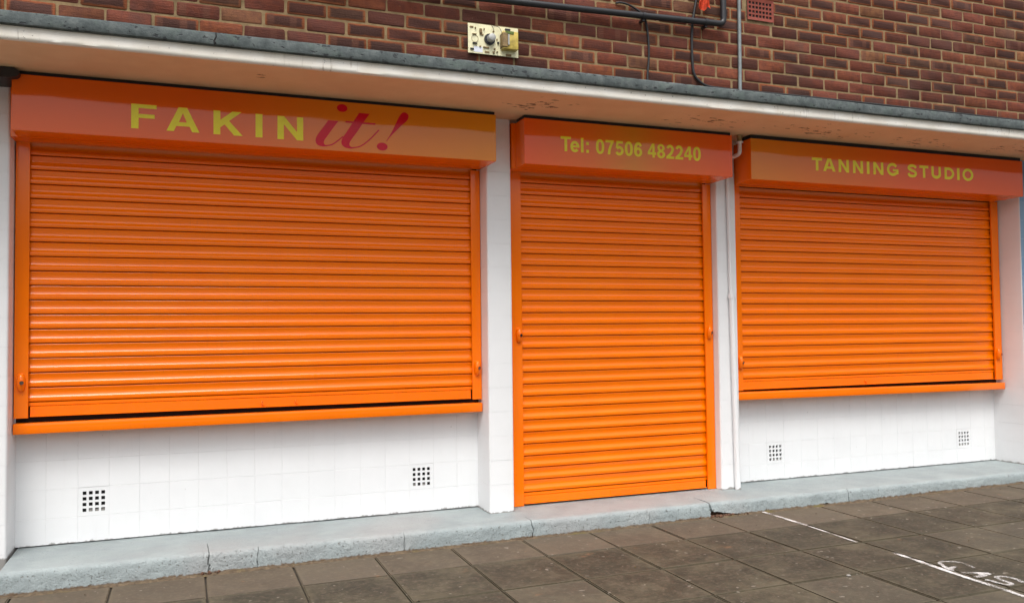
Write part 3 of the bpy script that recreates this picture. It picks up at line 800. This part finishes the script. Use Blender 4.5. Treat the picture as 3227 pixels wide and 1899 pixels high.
for ch, a, b, z0, z1 in (('T', 2.1155, 2.1845, 2.293, 2.384), ('e', 2.180, 2.2415, 2.2915, 2.3605), ('l', 2.252, 2.2695, 2.293, 2.383), (':', 2.288, 2.3060, 2.293, 2.360), ('0', 2.355, 2.4125, 2.2915, 2.3835),
    ('7', 2.422, 2.479, 2.293, 2.3825), ('5', 2.490, 2.548, 2.2915, 2.382), ('0', 2.557, 2.6135, 2.2915, 2.3835), ('6', 2.623, 2.681, 2.2915, 2.3835), ('4', 2.721, 2.782, 2.293, 2.3825), ('8', 2.789, 2.848, 2.2915, 2.3835),
    ('2', 2.857, 2.915, 2.293, 2.3830), ('2', 2.924, 2.982, 2.293, 2.3830), ('4', 2.990, 3.051, 2.293, 2.3825), ('0', 3.058, 3.116, 2.2915, 2.3835)):
    if ch == ':':
        for pc_ in glyph(ch, b-a, z1-z0, .0178): letter(pb, [pc_], a, z0, 'yellow_vinyl')
    else: letter(pb, glyph(ch, b-a, z1-z0, .0178), a, z0, 'yellow_vinyl')
for ch, a, b in (('T', 4.016, 4.103), ('A', 4.111, 4.220), ('N', 4.247, 4.338), ('N', 4.375, 4.465), ('I', 4.4995, 4.523), ('N', 4.559, 4.651), ('G', 4.684, 4.791), ('S', 4.878, 4.967), ('T', 4.993, 5.079), ('U', 5.109, 5.200), ('D', 5.237, 5.332), ('I', 5.362, 5.3865), ('O', 5.417, 5.525)):
    k = .0045*(a-4.0)/1.5; rd = .0015 if ch in 'GSO' else 0
    letter(pc, glyph(ch, b-a, .0895+2*rd, .0215), a, 2.285-rd+k, 'yellow_vinyl')

# ------------------------------------------------------------------ projecting concrete canopy
XC0, XC1 = -4.0, 10.0
cn = thing('concrete_canopy', 'projecting concrete canopy with cream underside, white fascia and grey weathered edge', 'canopy', (3, -.4, 2.5))
def strip(prof, x0, x1, dx, amp, seed, closed=True):
    bm = bmesh.new(); rows = []; x = x0
    while x < x1+dx*.5:
        rows.append([bm.verts.new((x, y + amp*noise.noise((x*4, seed, k*.7)) + amp*.5*noise.noise((x*23, seed, k)), z + amp*noise.noise((x*2.3, seed+3, k*.4)) + amp*.6*noise.noise((x*17, seed+5, k)))) for k, (y, z) in enumerate(prof)]); x += dx
    m = len(prof)
    for a, b in zip(rows, rows[1:]):
        for k in range(m if closed else m-1): bm.faces.new((a[k], b[k], b[(k+1) % m], a[(k+1) % m]))
    if closed: bm.faces.new(rows[0]); bm.faces.new(rows[-1][::-1])
    return bm
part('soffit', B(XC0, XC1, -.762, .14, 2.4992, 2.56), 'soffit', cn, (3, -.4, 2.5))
bm = strip([(-.7635, 2.4975), (-.772, 2.4945), (-.781, 2.4955), (-.788, 2.501), (-.790, 2.512), (-.789, 2.530), (-.786, 2.5565), (-.764, 2.5565)], XC0, XC1, .03, .0011, 1)
part('fascia', bm, 'fascia', cn, (3, -.78, 2.5), 45)
bm = strip([(-.77, 2.558), (-.800, 2.5565), (-.812, 2.5590), (-.8145, 2.569), (-.8135, 2.606), (-.808, 2.616), (-.79, 2.620), (-.60, 2.630), (-.21, 2.638), (-.21, 2.558)], XC0, XC1, .025, .0022, 2)
part('grey_edge', bm, 'grey_band', cn, (3, -.8, 2.56), 45)
bm = bmesh.new(); zz = [2.612, 2.595, 2.575, 2.565, 2.556]                     # crack in the edge
tube(bm, [(.118 + .004*math.sin(k*2.3) - .002*k, -.8135, z) for k, z in enumerate(zz)], [.003, .0035, .0045, .006, .002], 6)
part('crack', bm, 'black_gap', cn, (.12, -.81, 2.58))

# ------------------------------------------------------------------ brick wall above the canopy
YB = -.20; ZC, HC, PB = 2.7225, .0826, .226
bw = thing('brick_wall', 'upper wall of dark red rustic bricks with sandy mortar above the canopy', 'wall', (3, YB, 2.62))
part('mortar_bed', B(-4, 10, YB+.0035, YB+.12, 2.56, 5.2), 'mortar', bw, (3, YB, 2.62))
bmv = []
for k in range(7):
    rr = random.Random(100+k); bm = B(-.1075, .1075, 0, .03, -.0362, .0362)
    es = [e for e in bm.edges if abs(e.verts[0].co.y-e.verts[1].co.y) > .01]
    bmesh.ops.bevel(bm, geom=es, offset=.0085, segments=2, affect='EDGES', profile=.5)
    es = [e for e in bm.edges if all(v.co.y < .001 for v in e.verts)]
    bmesh.ops.bevel(bm, geom=es, offset=.0034, segments=1, affect='EDGES')
    for v in bm.verts:
        if v.co.y < .02: v.co.x += rr.uniform(-.0016, .0016); v.co.z += rr.uniform(-.0013, .0013)
        if v.co.y < .0005: v.co.y += rr.uniform(-.0006, .0010)
    bmv.append(to_mesh(bm, 'brick', 'brick', 50))
AIR = (3.575, 3.797, 3.318, 3.470)
def ztop(x): return 2.869 + (x+.874)*(3.808-2.869)/7.13           # what the photo still shows
far = bmesh.new(); cand = []
for r in range(0, 31):
    zc = ZC + HC*r + HC/2; odd = r % 2
    x = -4 - .63 + .226*3 + (.113 if odd else 0)
    off = -.63 + (.113 if not (r % 2 == 1) else 0)
    k0 = -15
    for k in range(k0, 46):
        cx = off + PB*k + PB/2 + rnd.uniform(-.003, .003) + .004*math.sin(r*2.1)
        if cx < -3.9 or cx > 9.9: continue
        if cx+.105 > AIR[0] and cx-.105 < AIR[1] and zc+.03 > AIR[2] and zc-.03 < AIR[3]: 
            # closers beside the air brick
            l, rgt = cx-.1075, cx+.1075
            if l < AIR[0]-.03: cand.append((r, (l+AIR[0]-.006)/2, zc, (AIR[0]-.006-l)/.215)); 
            elif rgt > AIR[1]+.03: cand.append((r, (AIR[1]+.006+rgt)/2, zc, (rgt-AIR[1]-.006)/.215))
            continue
        cand.append((r, cx, zc, 1.0))
near = []; rest = []
for c in cand:
    vis = -1.15 < c[1] < 6.55 and c[2] < ztop(c[1]) + .06
    (near if vis else rest).append(c)
near = near[:300]
for r, cx, zc, sx in near:
    o = place(rnd.choice(bmv), 'brick', bw, (cx, YB+rnd.uniform(-.0018, .0018), zc+rnd.uniform(-.0016, .0016)))
    o.rotation_euler = (rnd.uniform(-.012, .012), rnd.uniform(-.008, .008), rnd.uniform(-.006, .006)); o.scale = (sx*rnd.uniform(.985, 1.008), 1, 1)
for r, cx, zc, sx in rest: box(far, cx-.1065*sx, cx+.1065*sx, YB, YB+.03, zc-.036, zc+.036)
o = part('far_bricks', far, 'brick', bw, (3, YB, 2.62)); tag(o, kind='stuff')
# terracotta air brick
bm = bmesh.new(); a, b, c, d = AIR; xs = [a]; zs = [c]
nx, nz = 7, 4; mx, mz = .012, .016; cw = (b-a-2*mx)/nx; chh = (d-c-2*mz)/nz
for k in range(nx): xs += [a+mx+cw*k+.0045, a+mx+cw*(k+1)-.0045]
for k in range(nz): zs += [c+mz+chh*k+.006, c+mz+chh*(k+1)-.006]
xs.append(b); zs.append(d); V = {}
def vv_(i, j, q):
    if (i, j, q) not in V: V[i, j, q] = bm.verts.new((xs[i], YB-.004 + (.035 if q else 0) - (.004 if (i in (0, len(xs)-1) or j in (0, len(zs)-1)) and not q else 0), zs[j]))
    return V[i, j, q]
for i in range(len(xs)-1):
    for j in range(len(zs)-1):
        if i % 2 and j % 2:
            cc = [(i, j), (i+1, j), (i+1, j+1), (i, j+1)]
            for p, q in zip(cc, cc[1:]+cc[:1]): bm.faces.new((vv_(*p, 0), vv_(*p, 1), vv_(*q, 1), vv_(*q, 0)))
        else: bm.faces.new((vv_(i, j, 0), vv_(i+1, j, 0), vv_(i+1, j+1, 0), vv_(i, j+1, 0)))
ab = part('air_brick', bm, 'terracotta', bw, ((a+b)/2, YB, c))
part('back', B(a+.004, b-.004, YB+.0015, YB+.0034, c+.004, d-.004), 'dark_hole', ab, ((a+b)/2, YB, c))

# ------------------------------------------------------------------ fittings on the brick wall
t = thing('circuit_board', 'cream electrical board with knob and amber coil screwed to the bricks', 'circuit board', (1.715, YB, 2.863))
part('board', B(1.555, 1.876, -.222, -.216, 2.863, 3.043, bev=.0015), 'board_cream', t, (1.715, YB, 2.863))
part('spacer', B(1.575, 1.856, -.2155, -.1985, 2.88, 3.03), 'black_gap', t, (1.715, YB, 2.863))
bm = bmesh.new(); tube(bm, [(1.690, -.223, 2.955), (1.690, -.231, 2.955)], .034, 20); part('knob_base', bm, 'black_plastic', t, (1.69, -.225, 2.955), 40)
bm = bmesh.new(); tube(bm, [(1.694, -.2312, 2.957), (1.694, -.268, 2.957), (1.694, -.271, 2.957)], [.0235, .022, .018], 20); part('knob', bm, 'grey_knob', t, (1.694, -.23, 2.957), 40)
part('coil_block', B(1.762, 1.86, -.270, -.2225, 2.895, 3.005, bev=.006, seg=2), 'amber_plastic', t, (1.81, -.23, 2.9), 40)
part('coil_core', B(1.756, 1.790, -.276, -.2225, 2.905, 2.992, bev=.004), 'board_brown', t, (1.77, -.23, 2.9))
part('coil_plate', B(1.790, 1.798, -.280, -.2705, 2.918, 2.982), 'grey_knob', t, (1.79, -.27, 2.92))
part('moss_patch', B(1.775, 1.83, -.274, -.2705, 2.985, 3.003, bev=.002), 'moss_green', t, (1.80, -.27, 2.985))
part('label', B(1.590, 1.645, -.2232, -.2222, 2.872, 2.905), 'label_white', t, (1.61, -.222, 2.872))
rr = random.Random(21)
for (cx, cz, w, h) in ((1.577, 3.02, .022, .009), (1.578, 2.887, .022, .010), (1.594, 2.978, .026, .007), (1.596, 2.922, .030, .005), (1.634, 3.0, .016, .028), (1.640, 2.980, .024, .010), (1.672, 2.904, .028, .009), (1.674, 2.877, .030, .010), (1.630, 2.906, .010, .008), (1.655, 2.905, .012, .006), (1.715, 3.005, .009, .009), (1.738, 2.96, .008, .012), (1.745, 2.94, .012, .010), (1.722, 2.90, .01, .01), (1.715, 2.878, .012, .012), (1.738, 2.884, .01, .008), (1.806, 3.024, .034, .018), (1.812, 2.872, .036, .014), (1.600, 3.014, .006, .012), (1.655, 3.012, .006, .012)):
    bm = B(cx-w/2, cx+w/2, -.2222-rr.uniform(.003, .012), -.2222, cz-h/2, cz+h/2, bev=.0012)
    part('component', bm, rr.choice(['board_brown', 'black_plastic', 'board_brown']), t, (cx, -.222, cz))
bm = bmesh.new(); tube(bm, ell3 if False else [(1.598+.021*math.cos(k*math.pi/10), -.2228, 2.951+.021*math.sin(k*math.pi/10)) for k in range(21)], .0012, 5); part('printed_ring', bm, 'board_brown', t, (1.598, -.222, 2.951))
bm = bmesh.new(); tube(bm, spline([(1.705, -.223, 3.042), (1.712, -.235, 3.02), (1.716, -.23, 3.0)], 6), .0016, 6); tube(bm, spline([(1.715, -.223, 3.043), (1.745, -.24, 3.03), (1.758, -.25, 3.0), (1.757, -.26, 2.98)], 6), .0016, 6); part('wire', bm, 'black_rubber', t, (1.71, -.23, 3.02))

bm = bmesh.new(); tube(bm, fillet([(-.2, -.245, 3.15), (1.558, -.245, 3.190), (2.70, -.245, 3.222), (3.353, -.245, 3.244), (3.357, -.245, 4.3)], .035, 6), .0205, 14)
t = thing('black_conduit', 'thick black pipe running across the bricks and turning up at a corner', 'pipe', (2, -.245, 3.2))
part('pipe', bm, 'black_plastic', t, (2, -.245, 3.2), 50)
for cx, cz, ax in ((2.74, 3.2235, 0), (3.215, 3.2395, 0), (1.2, 3.18, 0)):
    bm = bmesh.new(); tube(bm, [(cx-.012, -.245, cz-.0003), (cx+.012, -.245, cz+.0003)], .0235, 14); box(bm, cx-.008, cx+.008, -.245, -.197, cz-.034, cz-.019)
    part('clip', bm, 'black_plastic', t, (cx, -.245, cz), 40)
bm = bmesh.new(); tube(bm, spline([(2.56, -.206, 3.299), (2.60, -.212, 3.303), (2.65, -.214, 3.295), (2.713, -.212, 3.270), (2.763, -.212, 3.235), (2.785, -.210, 3.16), (2.796, -.209, 3.05), (2.794, -.209, 2.95), (2.786, -.209, 2.88), (2.781, -.210, 2.80), (2.781, -.212, 2.64)], 6), .0068, 8)
o = part('thin_cable', bm, 'black_rubber', None, (2.78, -.21, 2.64), 60); tag(o, 'thin black cable bowing down the bricks left of the loop', 'cable', 'black cables on the bricks')
bm = bmesh.new(); tube(bm, spline([(3.19, -.211, 3.55), (3.164, -.212, 3.397), (3.144, -.212, 3.307), (3.130, -.210, 3.219), (3.124, -.209, 3.089), (3.129, -.209, 2.938), (3.145, -.210, 2.880), (3.184, -.212, 2.843), (3.244, -.213, 2.820), (3.371, -.213, 2.816), (3.50, -.213, 2.816), (4.2, -.213, 2.822), (5.2, -.213, 2.822), (6.3, -.213, 2.82), (9, -.213, 2.82)], 6), .0088, 8)
o = part('looped_cable', bm, 'black_rubber', None, (3.13, -.21, 2.82), 60); tag(o, 'black cable hanging by the rag, curving right along the ledge', 'cable', 'black cables on the bricks')
bm = bmesh.new(); tube(bm, [(3.495, -.214, 2.61), (3.500, -.214, 3.0), (3.513, -.214, 4.4)], .0125, 12)
t = thing('grey_conduit', 'straight grey metal conduit standing upright beside the terracotta vent', 'pipe', (3.495, -.214, 2.61))
part('pipe', bm, 'galvanised', t, (3.495, -.214, 2.61), 50)
bm = bmesh.new(); n = 14; rows = []                                             # rag hanging over the pipe corner
for i in range(11):
    q = i/10; zt_ = 3.47 - .15*q; row = []
    for k in range(n+1):
        u = k/n; wdt = .055 + .045*q; x = 3.168 - .02*q + wdt*u + .008*math.sin(q*5)
        yy = -.262 - .012*math.sin(u*11+q*2) - .006*math.sin(u*23); hem = .016*math.sin(u*9+.6)*q + .012*q*(u-.5)
        row.append(bm.verts.new((x, yy, zt_ + hem)))
    rows.append(row)
for a_, b_ in zip(rows, rows[1:]):
    for k in range(n): bm.faces.new((a_[k], a_[k+1], b_[k+1], b_[k]))
r_ = bmesh.ops.solidify(bm, geom=bm.faces[:], thickness=.002)
o = part('hanging_rag', bm, 'rag_cloth', None, (3.19, -.26, 3.32), 80); tag(o, 'bright orange rag hanging against the bricks inside the black pipe corner', 'rag')

# ------------------------------------------------------------------ white pipe on the pillar right of the door
t = thing('white_pipe', 'thin white painted pipe down the pillar, elbowing from the soffit beside the door sign', 'pipe', (3.44, -.17, .11))
path = fillet([(3.459, -.250, 2.455), (3.458, -.250, 2.372), (3.438, -.106, 2.352), (3.459, -.106, 2.215), (3.463, -.106, 1.80), (3.466, -.106, 1.428)], .022, 6)
bm = bmesh.new(); tube(bm, path, .0135, 12); part('upper_pipe', bm, 'white_pillar_paint', t, (3.42, -.17, 1.42), 50)
bm = bmesh.new(); tube(bm, [(3.469, -.110, 1.42), (3.489, -.110, .108)], [.0195, .0205], 14); part('lower_pipe', bm, 'white_pillar_paint', t, (3.43, -.17, .11), 50)
bm = bmesh.new(); tube(bm, [(3.467, -.109, 1.407), (3.4672, -.109, 1.437)], .0235, 14); box(bm, 3.489, 3.506, -.112, -.092, 1.414, 1.426); part('collar', bm, 'white_pillar_paint', t, (3.424, -.17, 1.42), 40)
bm = bmesh.new(); tube(bm, [(3.459, -.25, 2.446), (3.459, -.25, 2.4545)], .0235, 16); part('flange', bm, 'white_pillar_paint', t, (3.459, -.25, 2.45), 40)
bm = bmesh.new(); tube(bm, [(3.459, -.25, 2.4548), (3.459, -.25, 2.476), (3.459, -.25, 2.477), (3.459, -.25, 2.4985)], [.0165, .0165, .020, .020], 6); part('union_nut', bm, 'brass', t, (3.459, -.25, 2.46))

# ------------------------------------------------------------------ black housing at the top of the left pillar
bm = bmesh.new(); prof = []
for k in range(9):
    a_ = math.pi/2 - k/8*math.pi*.62; prof.append((-.808+.040*math.cos(a_), 2.482+.040*math.sin(a_)*.85))
prof = [(-1.35, 2.496)] + prof[:1] and [(-1.35, 2.4965), (-.825, 2.4975)] + [(-.800+.036*math.cos(R(q)), 2.473+.0245*math.sin(R(q))) for q in range(80, -61, -14)] + [(-.812, 2.447), (-1.35, 2.437)]
lo = [bm.verts.new((x, -.345, z)) for x, z in prof]; hi = [bm.verts.new((x, -.16, z)) for x, z in prof]; m = len(prof)
for k in range(m): bm.faces.new((lo[k], lo[(k+1) % m], hi[(k+1) % m], hi[k]))
bm.faces.new(lo); bm.faces.new(hi[::-1])
o = part('black_housing', bm, 'black_plastic', None, (-1.0, -.25, 2.437), 30); tag(o, 'black rounded housing tucked under the canopy at the left edge', 'housing')

# ------------------------------------------------------------------ neighbouring fronts just out of the picture
o = part('neighbour_wall', B(-3.9, -1.182, -.05, .07, -.02, 2.4985), 'white_pillar_paint', None, (-2.5, 0, 0)); tag(o, 'plain white wall of the next shop beyond the left pillar', 'wall')
o = part('neighbour_wall', B(6.452, 9.9, -.10, .07, -.02, 2.4985), 'blue_neighbour_paint', None, (8, 0, 0)); tag(o, 'plain blue wall of the next shop beyond the right pillar', 'wall')

# ------------------------------------------------------------------ white survey paint on the paving
t = thing('sprayed_marking', 'white sprayed utility line and letters along a paving joint', 'paint marking', (3.45, -1.2, .02))
def flat(path, w, n=4, dz=.0042):
    pts = smooth2(path, n) if len(path) > 2 else [(path[0][0]+(path[1][0]-path[0][0])*k/30, path[0][1]+(path[1][1]-path[0][1])*k/30) for k in range(31)]
    ws = [w*(1+.35*noise.noise((p[0]*40, p[1]*40, 3))) for p in pts]
    lp = ribbon(pts, ws); m = len(pts); bm = bmesh.new(); V = [bm.verts.new((a_, b_, gz(a_)+dz)) for a_, b_ in lp]
    for k in range(m-1): bm.faces.new((V[k], V[k+1], V[2*m-2-k], V[2*m-1-k]))
    return bm
for pth, w in (([(3.452, -.425), (3.453, -.84)], .024), ([(3.450, -.85), (3.431, -1.262)], .014), ([(3.446, -1.50), (3.440, -1.62), (3.436, -1.68), (3.428, -1.76), (3.420, -1.88)], .026), ([(3.420, -1.88), (3.413, -2.02), (3.412, -2.16), (3.400, -2.30), (3.38, -2.6), (3.35, -3.0)], .025)):
    part('line', flat(pth, w, 12), 'spray', t, (3.44, -1.2, .02))
LET = {'G': [[(3.580, -1.872), (3.594, -1.832), (3.603, -1.792), (3.585, -1.757), (3.545, -1.732), (3.508, -1.738), (3.486, -1.772), (3.462, -1.818), (3.454, -1.850), (3.464, -1.862)], [(3.518, -1.822), (3.488, -1.830), (3.460, -1.836)]],
       'A': [[(3.458, -1.908), (3.50, -1.930), (3.566, -1.972)], [(3.566, -1.972), (3.52, -1.984), (3.456, -1.988)], [(3.528, -1.936), (3.518, -1.958), (3.506, -1.982)]],
       'S': [[(3.583, -2.131), (3.598, -2.078), (3.583, -2.034), (3.545, -2.026), (3.526, -2.066), (3.524, -2.104), (3.514, -2.128), (3.485, -2.127), (3.474, -2.095), (3.471, -2.050), (3.465, -2.033)]]}
for ch, ps in LET.items():
    bm = bmesh.new()
    for i, pth in enumerate(ps):
        b_ = flat(pth, .021 if ch != 'A' else .024, 5, .0042+.0004*i); me = bpy.data.meshes.new('tmp'); b_.to_mesh(me); b_.free(); bm.from_mesh(me); bpy.data.meshes.remove(me)
    part('letter', bm, 'faint_spray', t, (3.5, -1.9, .02))

# ------------------------------------------------------------------ small litter on the paving
bm = bmesh.new(); rr = random.Random(5)
for k in range(90):
    x = rr.uniform(-.7, 5.5); y = rr.uniform(-2.6, -.44); s = rr.uniform(.0012, .0045)
    v = bmesh.ops.create_icosphere(bm, subdivisions=1, radius=s)['verts']
    for q in v: q.co = Vector((q.co.x*rr.uniform(.7, 1.6), q.co.y*rr.uniform(.7, 1.4), q.co.z*.6))
    bmesh.ops.translate(bm, vec=(x, y, gz(x)+.0025+s*.3), verts=v)
o = part('grit', bm, 'dirt', None, (2, -1.4, .02)); tag(o, 'pale grit and crumbs scattered over the paving', 'grit', kind='stuff')
bm = B(2.931, 2.950, -1.737, -1.722, gz(2.94)+.002, gz(2.94)+.008, bev=.002)
o = part('paper_scrap', bm, 'rubble', None, (2.94, -1.73, .018)); tag(o, 'small pale scrap of litter on the paving left of the sprayed letters', 'litter')
